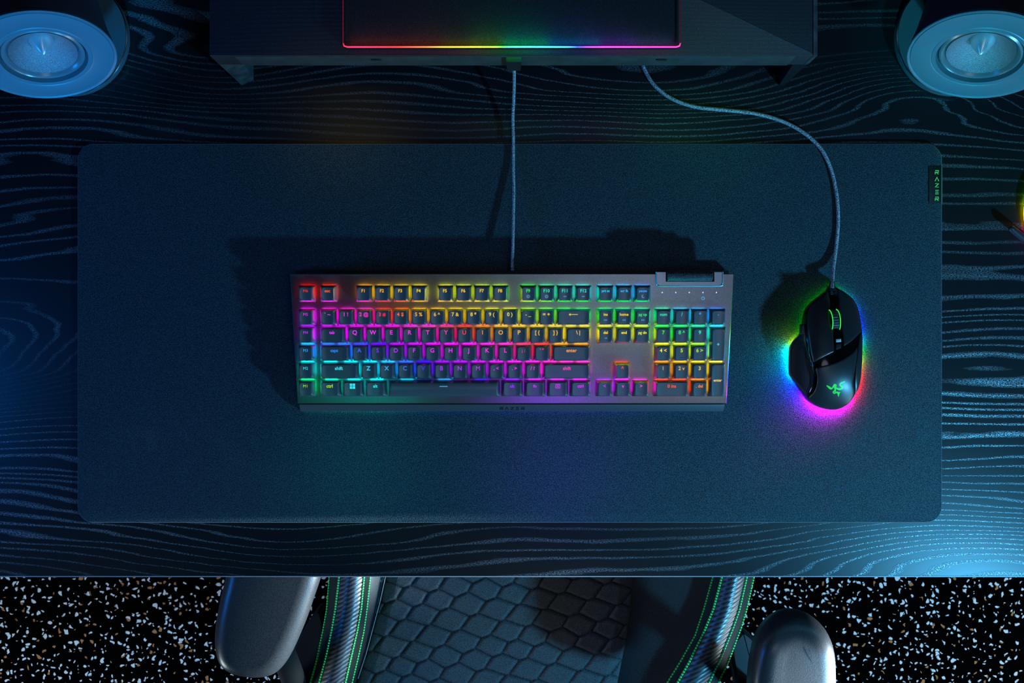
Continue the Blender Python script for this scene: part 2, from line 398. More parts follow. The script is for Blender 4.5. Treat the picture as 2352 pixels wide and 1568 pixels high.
# ------------------------------------------------------------------ floor and desk
FZ = -.75
mk('floor', ([(-2.5, -2.5, FZ), (2.5, -2.5, FZ), (2.5, 2.0, FZ), (-2.5, 2.0, FZ)], [(0, 1, 2, 3)]), floor_mat(), kind='structure')
YE = P(0, 1324).y
desk = thing('desk', 'black ash wood desk with light-catching open grain and straight front edge', 'desk', (0, .15, FZ))
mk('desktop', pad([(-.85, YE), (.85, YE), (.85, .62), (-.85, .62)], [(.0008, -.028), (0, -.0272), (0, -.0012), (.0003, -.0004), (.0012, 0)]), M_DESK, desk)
mk('edge_highlight', rbox(-.849, .849, YE - .0004, YE + .0010, -.027, .0001, .0003, .0003), pm('desk_edge_highlight', (.30, .33, .36), .35), desk, label='painted highlight along the desk front edge')  # edge highlight painted as a pale strip added to the desk
for sx in (-1, 1):
    for y in (-.12, .55):
        mk('leg', rbox(sx * .78 - .025, sx * .78 + .025, y - .025, y + .025, FZ, -.028), M_CASE, desk)

# ------------------------------------------------------------------ desk mat
MZ = .004
def rr_px(x0, y0, x1, y1, r, z, n=10):
    a = P(x0, y1, z); b = P(x1, y0, z); rw = r / S0
    return rrect((b.x - a.x) / 2, (b.y - a.y) / 2, rw, n, (a.x + b.x) / 2, (a.y + b.y) / 2)
mat = thing('desk_mat', 'large dark blue-lit cloth desk mat with rounded corners under the keyboard', 'desk mat', (0, 0, 0))
mo = rr_px(178, 330, 2164, 1200, 36, MZ)
mk('cloth', pad(mo, [(.0015, .0008), (.0006, MZ - .0002), (.0011, MZ)]), M_MAT, mat)
mk('stitched_edge', pad(mo, [(.0004, .0002), (0, .001), (0, .0032), (.0003, .0037), (.0007, .0037)]), M_MATEDGE, mat)
a = P(2134, 466, MZ + .001); b = P(2163.5, 382, MZ + .001)
tag = mk('label_tag', rbox(a.x, b.x, a.y, b.y, .0036, MZ + .0009, .0008, .0002), M_TAG, mat, label='black fabric tag at the right edge of the mat')
mk('fold', rbox(b.x - .0008, b.x + .0005, a.y, b.y, .0012, MZ + .0011, .0003, .0001), M_TAGEDGE, tag)
def wordmark(c, S):       # strokes for one letter on a unit square
    if c == 'R': L = [[(-.45, -.5), (-.45, -.02), (.42, -.02)], [(-.45, .45), (.42, .45), (.42, -.02)], [(-.05, -.05), (.42, -.5)]]
    elif c == 'A': L = [[(-.5, -.5), (0, .5), (.5, -.5)]]
    elif c == 'Z': L = [[(-.45, .45), (.4, .45), (-.42, -.45), (.45, -.45)]]
    else: L = [[(-.45, .45), (.45, .45)], [(-.4, 0), (.4, 0)], [(-.45, -.45), (.45, -.45)]]
    return [[(x * S, y * S) for x, y in l] for l in L]
for ch, py in zip('RAZER', (395.5, 411.5, 425.5, 441, 456.5)):
    c = P(2152, py, MZ + .0012)
    mk('letter', strokes(wordmark(ch, .0042), .0009, lambda x, y, c=c: (c.x + x, c.y + y, c.z)), M_GREENPRINT, tag, smooth=False)

# ------------------------------------------------------------------ keyboard
SL = (.033 - .019) / (.0713 + .0664)
TILT = math.atan(SL)
def KZ(y): return .0258 + SL * y
kb = thing('keyboard', 'full-size black backlit mechanical keyboard with rainbow lit keys on the desk mat', 'keyboard', (0, 0, MZ))
yb, yf = .0713, -.0664
def quad_slab(corners, rings):               # corners as xy, rings as (inset, zfun)
    return pad(corners, rings)
pl = [(-.2330, yb), (-.2335, yb - .001)] 
cnr = [(-.2287, yf), (.2288, yf), (.2333, yb), (-.2333, yb)]
mk('lower_case', pad([(-.2270, -.0735), (.2270, -.0735), (.2288, yf), (.2325, .0760), (-.2325, .0760), (-.2288, yf)],
    [(.002, MZ), (0, MZ + .002), (0, lambda x, y: min(KZ(y) - .003, .0125 if y > .073 else 1) if y > yf - .001 else .0052 + .006), (.002, lambda x, y: min(KZ(y) - .003, .0135 if y > .071 else 1) if y > yf - .001 else .0125)]), M_CASE, kb)
z_ = lambda d: (lambda x, y: KZ(y) + d)
plate = mk('top_plate', pad(cnr, [(0, z_(-.0045)), (0, z_(-.0008)), (.0008, z_(0))]), M_PLATE, kb, label='gunmetal grey metal top plate')
# front lip
V = []; 
for x in (-.2268, .2268):
    for y, z in ((-.0672, .0165), (-.0672, .0185), (-.0690, .0178), (-.0748, .0128), (-.0752, .0052), (-.0720, .0052)):
        V.append((x, y, z))
F = [(i, (i + 1) % 6, (i + 1) % 6 + 6, i + 6) for i in range(6)] + [tuple(range(6)), tuple(range(11, 5, -1))]
lip = mk('front_lip', (V, F), M_LIP, kb, angle=20)
def liptop(x, y):
    t = (-.0690 - y) / .0058
    return (x, y, .0178 - .0050 * t + .00012)
for ch, px in zip('RAZER', (1152, 1164, 1176.5, 1188.5, 1201)):
    cx = (px - 1176) / 2147
    mk('letter', strokes([[(cx + x, -.0717 + y * .9) for x, y in l] for l in wordmark(ch, .0036)], .0008, liptop), M_ENGR, lip, smooth=False)

def kpx(px, y): return (px - 1176) * (H - (KZ(y) + .004)) / S0
ROWY = [.0503, .0258, .0069, -.0119, -.0307, -.0494]
HUE = [
 [(705, 0), (755, 12), (837, 40), (963, 56), (1149, 78), (1213, 130), (1255, 155), (1339, 175), (1389, 188), (1475, 206)],
 [(705, 295), (838, 315), (880, 348), (921, 378), (963, 400), (1089, 410), (1170, 417), (1213, 437), (1255, 452), (1316, 470), (1389, 478), (1475, 502), (1522, 520), (1564, 552), (1647, 572)],
 [(705, 280), (763, 290), (816, 297), (980, 308), (1025, 326), (1067, 350), (1108, 385), (1150, 400), (1330, 411), (1389, 415), (1475, 427), (1522, 475), (1564, 495), (1605, 515), (1647, 545)],
 [(705, 200), (770, 215), (827, 225), (868, 255), (910, 275), (1000, 292), (1080, 300), (1160, 314), (1200, 337), (1245, 353), (1311, 393), (1522, 420), (1564, 430), (1605, 445)],
 [(705, 180), (780, 178), (850, 185), (890, 198), (932, 218), (974, 245), (1015, 270), (1100, 282), (1180, 297), (1224, 305), (1300, 318), (1428, 366), (1522, 388), (1564, 400), (1605, 410), (1647, 412)],
 [(705, 145), (763, 160), (815, 180), (868, 178), (1020, 200), (1175, 265), (1225, 285), (1330, 292), (1389, 275), (1428, 300), (1470, 306), (1540, 370), (1605, 384)]]
TOPH = .0083
def key_mesh(w, h, kind='key'):
    hw, hh = w / 2, h / 2
    ix, iy = .0027, .0020
    tw, th = hw - ix, hh - iy
    d = .0009 if kind == 'key' else -.0006
    def dish(x, y):
        if kind == 'key': 
            # dish only over the ends so wide keys stay flat in the middle
            e = max(0, abs(x) - (tw - .0062)) / .0062
            return TOPH - d * (1 - e * e)
        return TOPH - .0004 + .0014 * (1 - (y / th) ** 2)
    prof = [(0, .0, 0), (0, .0004, .0), (.25, .0030, .0), (.72, .0066, 0), (.93, None, -.0004), (1.0, None, -.0001), (1.06, None, 0)]
    rings = []
    for t, z, dz in prof:
        a, b_ = hw - ix * t, hh - iy * t
        r = .0010 + .0010 * min(t, 1)
        rings.append([(x, y, (z if z is not None else dish(x, y) + dz)) for x, y in rrect_d(a, b_, r, 4)])
    base = rrect_d(hw - ix * 1.06, hh - iy * 1.06, .002, 4)
    for s in (.84, .67, .5, .33, .16, .04):
        rings.append([(x * s if w < .02 or abs(x) < 1e-9 else math.copysign(1, x) * (abs(x) * (1 - .0062 * (1 - s) / (hw - ix * 1.06))), y * s, 0) for x, y in base])
        rings[-1] = [(x, y, dish(x, y)) for x, y, _ in rings[-1]]
    V, F = loft(rings)
    return mesh('keycap', V, F, M_KEY, angle=32), dish
U = .01905
KEYS = []   # (name, row, centre px, width u, text, size, extra, height u)
def K(nm, row, px, w, txt, size=.0062, extra=None, hgt=1.0, dy=0.0): KEYS.append((nm, row, px, w, txt, size, extra, hgt, dy))
ux = lambda u: 734 + u * 41.65
for row, t in zip(range(6), ('M6', 'M5', 'M4', 'M3', 'M2', 'M1')): K('macro_key', row, 705, 1, t, .0042)
K('escape_key', 0, ux(.5), 1, 'esc', .0046)
for i, px in enumerate((837, 879, 921, 963, 1023, 1065, 1107, 1149, 1213, 1255, 1297, 1339)):
    K('function_key', 0, px, 1, 'F%d' % (i + 1), .0046, {8: 'dot', 9: 'dot', 10: 'dash', 11: 'dash'}.get(i))
for px, t, e in ((1390, 'prt sc', None), (1432.5, 'scr lk', None), (1475, 'pause', 'moon')): K('system_key', 0, px, 1, t, .0036, e)
for i, t in enumerate(("` ~", "1 !", "2 @", "3 #", "4 $", "5 %", "6 ^", "7 &", "8 *", "9 (", "0 )", "- _", "= +")): K('number_key', 1, ux(.5 + i), 1, t, .0054)
K('backspace_key', 1, ux(14), 2, 'BS')
for px, t, e in ((1390, 'ins', 'prev'), (1432, 'home', 'play'), (1474.5, 'pg up', 'next')): K('navigation_key', 1, px, 1, t, .0040, e)
for px, t, e in ((1390, 'del', 'mute'), (1432, 'end', None), (1474, 'pg dn', None)): K('navigation_key', 2, px, 1, t, .0040, e)
K('tab_key', 2, ux(.75), 1.5, 'tab', .0044)
for i, t in enumerate('QWERTYUIOP'): K('letter_key', 2, ux(2 + i), 1, t)
K('bracket_key', 2, ux(12), 1, '[ {', .0054); K('bracket_key', 2, ux(13), 1, '] }', .0054); K('backslash_key', 2, ux(14.25), 1.5, '\\ |', .0054)
K('caps_lock_key', 3, ux(.875), 1.75, 'caps', .0046)
for i, t in enumerate('ASDFGHJKL'): K('letter_key', 3, ux(2.25 + i), 1, t, .0062, 'home' if t in 'FJ' else None)
K('punctuation_key', 3, ux(11.25), 1, '; :', .0052); K('punctuation_key', 3, ux(12.25), 1, "' \"", .0052); K('enter_key', 3, ux(13.875), 2.25, 'enter', .0050)
K('shift_key', 4, ux(1.125), 2.25, 'shift', .0050)
for i, t in enumerate('ZXCVBNM'): K('letter_key', 4, ux(2.75 + i), 1, t)
for i, t in enumerate((', <', '. >', '/ ?')): K('punctuation_key', 4, ux(9.75 + i), 1, t, .0052)
K('shift_key', 4, ux(13.625), 2.75, 'shift', .0050); K('arrow_key', 4, 1428.5, 1, '^', .0062)
K('control_key', 5, ux(.625), 1.25, 'ctrl', .0050); K('system_key', 5, ux(1.875), 1.25, 'WIN'); K('alt_key', 5, ux(3.125), 1.25, 'alt', .0046)
K('space_bar', 5, ux(6.875), 6.25, 'SP'); K('alt_key', 5, ux(10.625), 1.25, 'alt', .0046); K('system_key', 5, ux(11.875), 1.25, 'fn', .0046)
K('system_key', 5, ux(13.125), 1.25, 'MENU'); K('control_key', 5, ux(14.375), 1.25, 'ctrl', .0046)
for px, t in ((1387.5, '<'), (1429.5, 'v'), (1471, '>')): K('arrow_key', 5, px, 1, t, .0052)
for px, t in ((1522, 'num'), (1564, '/'), (1605.5, '*'), (1647, '-')): K('keypad_key', 1, px, 1, t, .0044 if t == 'num' else .0052)
for px, t in ((1521.5, '7'), (1563.5, '8 ^'), (1605, '9')): K('keypad_key', 2, px, 1, t, .0054)
K('keypad_key', 2, 1647, 1, '+', .0054, None, 2.0, -.0094)
for px, t in ((1521.5, '4 <'), (1563.5, '5'), (1604.5, '6 >')): K('keypad_key', 3, px, 1, t, .0054, 'home' if t == '5' else None)
for px, t in ((1521, '1'), (1563, '2 v'), (1604.5, '3')): K('keypad_key', 4, px, 1, t, .0054)
K('keypad_key', 4, 1645.5, 1, 'enter', .0040, None, 2.0, -.0094)
K('keypad_key', 5, 1541, 2, '0 ins', .0048); K('keypad_key', 5, 1604, 1, '. del', .0044)

texts = {}
for k in KEYS:
    if k[4] in ('BS', 'WIN', 'SP', 'MENU'): continue
    key = (k[4], k[5])
    if key in texts: continue
    cu = bpy.data.curves.new('txt', 'FONT'); cu.body = k[4]; cu.size = k[5]; cu.align_x = 'CENTER'; cu.align_y = 'CENTER'
    cu.resolution_u = 3; cu.offset = .00011 if 'M' not in k[4] else 0
    o = bpy.data.objects.new('txt', cu); C.objects.link(o); texts[key] = o
dg = bpy.context.evaluated_depsgraph_get(); dg.update()
tmesh = {}
for key, o in texts.items():
    me = bpy.data.meshes.new_from_object(o.evaluated_get(dg)); tmesh[key] = ([v.co.copy() for v in me.vertices], [tuple(p.vertices) for p in me.polygons])
    bpy.data.meshes.remove(me)
for o in texts.values():
    cu = o.data; bpy.data.objects.remove(o); bpy.data.curves.remove(cu)
circ = lambda r, n=14: [(r * math.cos(2 * math.pi * i / n), r * math.sin(2 * math.pi * i / n)) for i in range(n + 1)]
def icon(e):
    if e == 'dot': return join(strokes([circ(.0014)], .0008), strokes([[(-.0006, 0), (.0006, 0)]], .0005))
    if e == 'dash': return strokes([[(-.0016, 0), (-.0004, .0004), (.0004, .0004), (.0016, 0)], [(-.0016, 0), (-.0004, -.0004), (.0004, -.0004), (.0016, 0)]], .0005)
    if e == 'moon': return strokes([[(.0002, .0016), (-.0009, .0008), (-.0010, -.0006), (0, -.0013), (.0012, -.0008)]], .0008)
    tri = lambda x, s: ([(x, .001, 0), (x, -.001, 0), (x + s, 0, 0)], [(0, 1, 2)])
    if e == 'prev': return join(tri(0, -.0014), tri(.0014, -.0014), strokes([[(-.0017, .001), (-.0017, -.001)]], .0004))
    if e == 'next': return join(tri(-.0014, .0014), tri(0, .0014), strokes([[(.0017, .001), (.0017, -.001)]], .0004))
    if e == 'play': return join(tri(-.0014, .0016), strokes([[(.0006, .001), (.0006, -.001)], [(.0014, .001), (.0014, -.001)]], .0004))
    if e == 'mute': return join(tri(0, -.0014), strokes([[(.0004, .0008), (.0016, -.0008)], [(.0004, -.0008), (.0016, .0008)]], .0004))
kmesh = {}
BV, BF, BC = [], [], []
Rk = Matrix.Rotation(TILT, 4, 'X')
for nm, row, px, w, txt, size, extra, hgt, dy in KEYS:
    y = ROWY[row] + dy; x = kpx(px, y)
    kd = 'space' if txt == 'SP' else 'key'
    q = (w, hgt, kd)
    if q not in kmesh: kmesh[q] = key_mesh(w * U - .0012, hgt * U - .0015, kd)
    me, dish = kmesh[q]
    o = bpy.data.objects.new(nm, me); C.objects.link(o); o.parent = kb
    wp = Vector((x, y, KZ(y) + .0024)); o.location = wp - ORG[kb]; o.rotation_euler = (TILT, 0, 0)
    # legend as a sub-part
    hy = hgt * U / 2
    ly = hy - .0064 if hgt == 1 else (0.0 if txt == '+' else 0)
    if txt == 'BS': vf = strokes([[(-.0048, 0), (.0042, 0)], [(-.0032, .0011), (-.0048, 0), (-.0032, -.0011)]], .0006)
    elif txt == 'WIN': vf = join(*[box_ for box_ in [([(cx - .0013, cy - .0013, 0), (cx + .0013, cy - .0013, 0), (cx + .0013, cy + .0013, 0), (cx - .0013, cy + .0013, 0)], [(0, 1, 2, 3)]) for cx in (-.0015, .0015) for cy in (-.0015, .0015)]])
    elif txt == 'SP': vf = strokes([[(-.0042, 0), (.0042, 0)]], .0008)
    elif txt == 'MENU': vf = strokes([[(-.0022, -.0018), (.0022, -.0018), (.0022, .0018), (-.0022, .0018), (-.0022, -.0018)], [(-.001, .0006), (.001, .0006)], [(-.001, -.0005), (.001, -.0005)]], .0006)
    else: vf = tmesh[(txt, size)]
    V = [(v[0] - .0001, v[1] + ly, dish(v[0], v[1] + ly) + .00012) for v in vf[0]]
    hue = interp(HUE[row], px)
    lm = mesh('legend', V, vf[1], M_LEGEND, smooth=False)
    l = bpy.data.objects.new('legend', lm); C.objects.link(l); l.parent = o
    lh = {('control_key', 'M'): 0}.get(nm, hue)
    if row == 5 and px < 800: lh = 85
    if row == 0 and 1000 < px < 1200: lh = 52
    if row == 1 and 1240 < px < 1450: lh = 56
    c = hsv(lh, .80); br = .55 if row < 2 else .6
    l.color = (c[0] * br * 1.5, c[1] * br * 1.25, c[2] * br * 1.5, 1)
    if extra:
        if extra == 'home': vf = strokes([[(-.0018, 0), (.0018, 0)]], .0004); iy = -hy + .0052; mm = M_ENGR
        else: vf = icon(extra); iy = -.0026; mm = M_WHITE
        im = mesh('icon', [(v[0], v[1] + iy, dish(v[0], v[1] + iy) + .00012) for v in vf[0]], vf[1], mm, smooth=False)
        ic = bpy.data.objects.new('icon' if extra != 'home' else 'homing_bar', im); C.objects.link(ic); ic.parent = o
    # led box below the cap
    n_led = max(1, round(w)) if w < 6 else 3
    for j in range(n_led):
        for jj in range(int(hgt)):
            ww = (w * U) / n_led; cx = x - w * U / 2 + ww * (j + .5)
            cy = y + (0 if hgt == 1 else (U / 2 if jj == 0 else -U / 2)) + .0021
            hx = min(ww / 2 - .0020, .0068); hyy = .0062
            v, f = box(cx - hx, cx + hx, cy - hyy, cy + hyy, 0, 1)
            n = len(BV)
            for p in v: BV.append((p[0], p[1], KZ(p[1]) + (.0002 if p[2] < .5 else .0016)))
            BF += [tuple(i + n for i in g) for g in f]
            hc = hsv(hue if w < 6 else interp(HUE[5], 897 + 248 * (j + .5) / 3), 1.0)
            k_ = .45 if kd == 'space' else 1
            BC += [(hc[0] * k_, hc[1] * k_, hc[2] * k_)] * 8
mk('key_backlight', (BV, BF), M_BACK, kb, cols=BC, smooth=False)
# media roller and its housing
hz = lambda d: (lambda x, y: KZ(y) + d)
def kq(px, py, d=.0): 
    y = (784 - py) * (H - .032) / S0; y = (784 - py) * (H - KZ(y) - d) / S0
    return ((px - 1176) * (H - KZ(y) - d) / S0, y)
ho = [kq(*p, .002) for p in ((1508, 624), (1508, 648), (1510, 653), (1515, 656), (1652, 656), (1657, 653), (1659, 648), (1659, 624), (1640, 624), (1640, 646), (1530, 646), (1530, 624))]
hs = mk('roller_housing', pad(ho, [(0, hz(-.001)), (0, hz(.0014)), (.0004, hz(.0020))]), M_LIP, kb)
rimp = [Vector((*kq(*p, .001), 0)) for p in ((1507, 624), (1507, 645), (1508.5, 652), (1515, 656.5), (1584, 656.5), (1652, 656.5), (1658.5, 652), (1660, 645), (1660, 624))]
rimp = [Vector((p.x, p.y, KZ(p.y) + .0012)) for p in rimp]
mk('rim', tube(crom(rimp, 4), .0007, 8), M_RIM, hs)
rc = Vector((*kq(1585, 634, .004), 0)); rc.z = KZ(rc.y) + .0010
Mx = Matrix.Translation(rc) @ Matrix.Rotation(math.pi / 2, 4, 'Y')
mk('volume_roller', lathe([(0, -.0238), (.0046, -.0238), (.0052, -.0232), (.0052, .0232), (.0046, .0238), (0, .0238)], Mx, 48, lambda i: 1.0 if i % 2 else .96), M_KNURL, kb, label='black knurled volume roller')
well = [kq(*p, .001) for p in ((1530, 646), (1530, 621), (1640, 621), (1640, 646))]
mk('roller_well', pad(well, [(0, hz(-.004)), (0, hz(.0003))]), M_TAG, kb)
for px in (1521, 1552, 1583, 1614.5, 1645.5):
    x, y = kq(px, 671.5); z = KZ(y) + .0001
    mk('indicator_light', lathe([(.0007, z), (.0006, z + .0002), (0, z + .0003)], Matrix.Translation((x, y, 0)), 10), M_LED, kb)
x, y = kq(1614.5, 685)
mk('printed_symbol', strokes([[(x + a_, y + b_) for a_, b_ in circ(.0015, 16)]], .0008, lambda x, y: (x, y, KZ(y) + .00015)), M_WHITE, kb, smooth=False)
for px, ls in ((1521, [[(0, .001), (0, -.001)]]), (1552.5, [[(-.0006, -.001), (0, .001), (.0006, -.001)]]), (1584, [[(-.0008, .0008), (.0004, 0), (-.0002, -.001)]]), (1645.5, [[(-.001, .001), (.0004, -.0002)], [(.0004, .0006), (.0012, -.001)]])):
    x, y = kq(px, 685)
    mk('printed_symbol', strokes([[(x + a_, y + b_) for a_, b_ in l] for l in ls], .0003, lambda x, y: (x, y, KZ(y) + .00015)), M_SURR, kb, smooth=False)
# front underglow: unseen strip added to tint the mat
uv, uf, uc = [], [], []
NS = 40
for i in range(NS + 1):
    t = i / NS; x = -.225 + .45 * t
    hh = interp([(0, 170), (.15, 165), (.35, 225), (.55, 262), (.8, 262), (1, 220)], t); a_ = interp([(0, .3), (.15, .8), (.35, .5), (.6, 1.0), (.8, .7), (1, .1)], t)
    for yy, zz in ((-.0740, .0048), (-.0745, .0064)):
        uv.append((x, yy, zz)); cc = hsv(hh); uc.append(tuple(q * a_ for q in cc))
    if i: n = 2 * i; uf.append((n - 2, n, n + 1, n - 1))
mk('underglow_strip', (uv, uf), M_KUNDER, kb, cols=uc, smooth=False)
# cable: from the rear of the keyboard up over the stand's front edge
cpts = [(1177, 622, .020), (1177, 600, .019), (1178, 560, .017), (1179, 500, .014), (1180, 440, .011), (1179, 380, .008), (1179, 320, .008), (1178, 270, .012), (1180, 225, .022), (1181, 190, .040), (1181, 160, .062), (1181, 140, .078)]
mk('cable', tube(crom([P(*p) for p in cpts], 10), .00175, 10), M_CABLE, kb, label='dark braided cable')

# ------------------------------------------------------------------ mouse
Zm = lambda x, y: (1720 + x / 4.126, 620 + y / 4.126)
FULL = [(745, 195), (570, 345), (540, 480), (500, 590), (405, 700), (385, 760), (381, 860), (383, 960), (400, 1010), (540, 1190), (620, 1270), (700, 1310), (790, 1325), (870, 1310), (950, 1260), (1010, 1170), (1052, 1080), (1072, 900), (1078, 700), (1070, 560), (1045, 400), (1000, 290), (930, 225), (838, 170), (800, 148), (765, 148)]
BODY = [(745, 195), (570, 345), (540, 480), (540, 600), (560, 780), (600, 930), (610, 1000), (600, 1080), (552, 1195), (620, 1270), (700, 1310), (790, 1325), (870, 1310), (950, 1260), (1010, 1170), (1052, 1080), (1072, 900), (1078, 700), (1070, 560), (1045, 400), (1000, 290), (930, 225), (838, 170), (800, 148), (765, 148)]
THUMB = [(497, 600), (530, 590), (540, 700), (555, 830), (578, 950), (608, 955), (613, 1000), (605, 1080), (572, 1150), (540, 1192), (400, 1010), (383, 960), (381, 860), (385, 760), (405, 700)]
def sinterp(tab, x):
    n = len(tab)
    if x <= tab[0][0]: return tab[0][1]
    if x >= tab[-1][0]: return tab[-1][1]
    for i in range(n - 1):
        if x <= tab[i + 1][0]:
            def m_(k):
                a, b = max(k - 1, 0), min(k + 1, n - 1)
                return (tab[b][1] - tab[a][1]) / (tab[b][0] - tab[a][0])
            h = tab[i + 1][0] - tab[i][0]; t = (x - tab[i][0]) / h
            return ((2 * t ** 3 - 3 * t * t + 1) * tab[i][1] + (t ** 3 - 2 * t * t + t) * h * m_(i) + (-2 * t ** 3 + 3 * t * t) * tab[i + 1][1] + (t ** 3 - t * t) * h * m_(i + 1))
def HB(px, py):
    s = (py - 655) / 285
    zc = sinterp([(0, .013), (.12, .021), (.3, .030), (.45, .036), (.6, .0395), (.72, .039), (.82, .035), (.92, .027), (.97, .021), (1, .015)], s)
    xc = 1913 + 4 * s; t = abs(px - xc) / 68
    return MZ + max(.006, zc - .011 * t ** 2.4)
def HT(px, py):
    u = max(0, min(1, (px - 1812) / 52))
    return MZ + .010 + .011 * u ** 1.6
def pdist(p, poly):
    d = 1e9
    for a, b in zip(poly, poly[1:] + poly[:1]):
        ab = (b[0] - a[0], b[1] - a[1]); l2 = ab[0] ** 2 + ab[1] ** 2 or 1e-9
        t = max(0, min(1, ((p[0] - a[0]) * ab[0] + (p[1] - a[1]) * ab[1]) / l2))
        d = min(d, math.hypot(p[0] - a[0] - ab[0] * t, p[1] - a[1] - ab[1] * t))
    return d
def patch(poly, Hf, skirt, step=2.5, off=0.0, bev=.0008, bw=2.6, smooth_outline=0):
    if smooth_outline: poly = [(v.x, v.y) for v in crom([(p[0], p[1], 0) for p in poly], smooth_outline, True)]
    bm = bmesh.new(); vs = [bm.verts.new((p[0], p[1], 0)) for p in poly]; bm.faces.new(vs)
    x0, x1 = min(p[0] for p in poly), max(p[0] for p in poly); y0, y1 = min(p[1] for p in poly), max(p[1] for p in poly)
    x = x0 + step
    while x < x1 - .3:
        bmesh.ops.bisect_plane(bm, geom=bm.verts[:] + bm.edges[:] + bm.faces[:], plane_co=(x, 0, 0), plane_no=(1, 0, 0), dist=1e-4); x += step
    y = y0 + step
    while y < y1 - .3:
        bmesh.ops.bisect_plane(bm, geom=bm.verts[:] + bm.edges[:] + bm.faces[:], plane_co=(0, y, 0), plane_no=(0, 1, 0), dist=1e-4); y += step
    # a ring just inside the edge sharpens the bevel
    bm.verts.index_update()
    V = []; bnd = {}
    for v in bm.verts:
        d = pdist((v.co.x, v.co.y), poly)
        k = max(0, 1 - d / bw); z = Hf(v.co.x, v.co.y) + off - bev * k * k
        V.append(P(v.co.x, v.co.y, z))
    F = [tuple(v.index for v in f.verts) for f in bm.faces]
    be = [(e.verts[0].index, e.verts[1].index) for e in bm.edges if len(e.link_faces) == 1]
    for a, b in be:
        for q in (a, b):
            if q not in bnd: bnd[q] = len(V); V.append(Vector((V[q].x, V[q].y, min(skirt, V[q].z - .0003))))
        F.append((a, b, bnd[b], bnd[a]))
    bm.free()
    return V, F
mouse = thing('mouse', 'black wired gaming mouse with rainbow underglow right of the keyboard', 'mouse', (P(1915, 800).x, P(1915, 800).y, MZ))
tz = lambda L: [Zm(*p) for p in L]
mk('body_shell', join(patch(tz(BODY), HB, MZ + .0046, 4, -.0011, smooth_outline=3), patch(tz(THUMB), HT, MZ + .0046, 4, -.0011, smooth_outline=3)), M_GLOSS, mouse, label='glossy black inner shell')
LB = [(748, 200), (768, 300), (780, 450), (798, 600), (808, 773), (720, 815), (612, 876), (588, 790), (566, 650), (548, 520), (550, 440), (574, 348), (650, 275)]
RB = [(838, 176), (850, 300), (872, 450), (890, 600), (903, 720), (980, 668), (1064, 586), (1068, 520), (1045, 402), (1000, 292), (930, 230), (870, 192)]
PR = [(640, 928), (760, 895), (880, 850), (980, 785), (1027, 738), (1020, 850), (1004, 960), (992, 1050), (996, 1110), (1000, 1175), (950, 1258), (870, 1308), (790, 1323), (700, 1308), (620, 1268), (566, 1210), (610, 1160), (642, 1090), (648, 1000)]
SPN = [(1052, 625), (1076, 610), (1078, 700), (1072, 900), (1052, 1080), (1012, 1165), (1006, 1110), (1008, 1020), (1022, 870), (1038, 740)]
mk('left_button', patch(tz(LB), HB, MZ + .0046, 2.5), M_MOUSE, mouse, angle=50)
mk('right_button', patch(tz(RB), HB, MZ + .0046, 2.5), M_MOUSE, mouse, angle=50)
palm = mk('palm_rest', patch(tz(PR), HB, MZ + .0046, 2.5, smooth_outline=3), M_MOUSE, mouse, angle=50)
mk('side_panel', patch(tz(SPN), HB, MZ + .0046, 2.5, -.0002, smooth_outline=3), M_MOUSE, mouse, angle=50)
mk('thumb_rest', patch(tz(THUMB), HT, MZ + .0046, 2.5, 0, .002, 5, 3), M_RUBBER, mouse, angle=60)
for L in ([(508, 512), (530, 505), (548, 620), (562, 745), (545, 770), (530, 700), (520, 620), (502, 600)], [(546, 780), (564, 770), (590, 880), (604, 925), (578, 935)]):
    mk('side_button', patch(tz(L), lambda px, py: MZ + .022, MZ + .012, 2.0, 0, .0008, 2), M_MOUSE, mouse, angle=50)
wc = P(*Zm(832, 480), .030); wz = MZ + .0225; wc = P(*Zm(832, 482), wz + .012); wc.z = wz
Mw = Matrix.Translation(wc) @ Matrix.Rotation(math.radians(3), 4, 'Z') @ Matrix.Rotation(math.pi / 2, 4, 'Y')
wheel = mk('scroll_wheel', lathe([(0, -.0034), (.0108, -.0034), (.0118, -.003), (.0118, .003), (.0108, .0034), (0, .0034)], Mw, 72, lambda i: 1.0 if i % 3 else .93), M_WHEELRUB, mouse, label='ribbed grey scroll wheel')
for s in (-1, 1):
    pts = [Mw @ Vector((.0123 * math.cos(a), .0123 * math.sin(a), s * .0040)) for a in [2 * math.pi * k / 48 for k in range(48)]]
    mk('light_ring', tube(pts, .0005, 8, True), M_GREENLED, wheel, label='glowing green ring beside the wheel')
mk('profile_button', patch(tz([(826, 655), (874, 652), (876, 680), (828, 684)]), HB, MZ + .02, 2, .0003, .0003, 1.5), M_WHITE, mouse)
mk('profile_button', patch(tz([(828, 702), (876, 696), (876, 735), (828, 755)]), HB, MZ + .02, 2, .0003, .0003, 1.5), M_MOUSE, mouse)
for i in range(3):
    x0 = 775
    mk('nose_slot', patch(tz([(775, 182 + i * 20), (797, 182 + i * 20), (797, 192 + i * 20), (775, 192 + i * 20)]), HB, MZ + .01, 2, -.0007, .0001, 1), M_SURR, mouse)
zl = lambda x, y: (1890 + x / 31.36, 865 + y / 31.36)
def logo_ln(pts, n=5): return [(v.x, v.y) for v in crom([(*zl(*p), 0) for p in pts], n)]
def on_palm(px, py):
    return P(px, py, HB(px, py) + .00012)
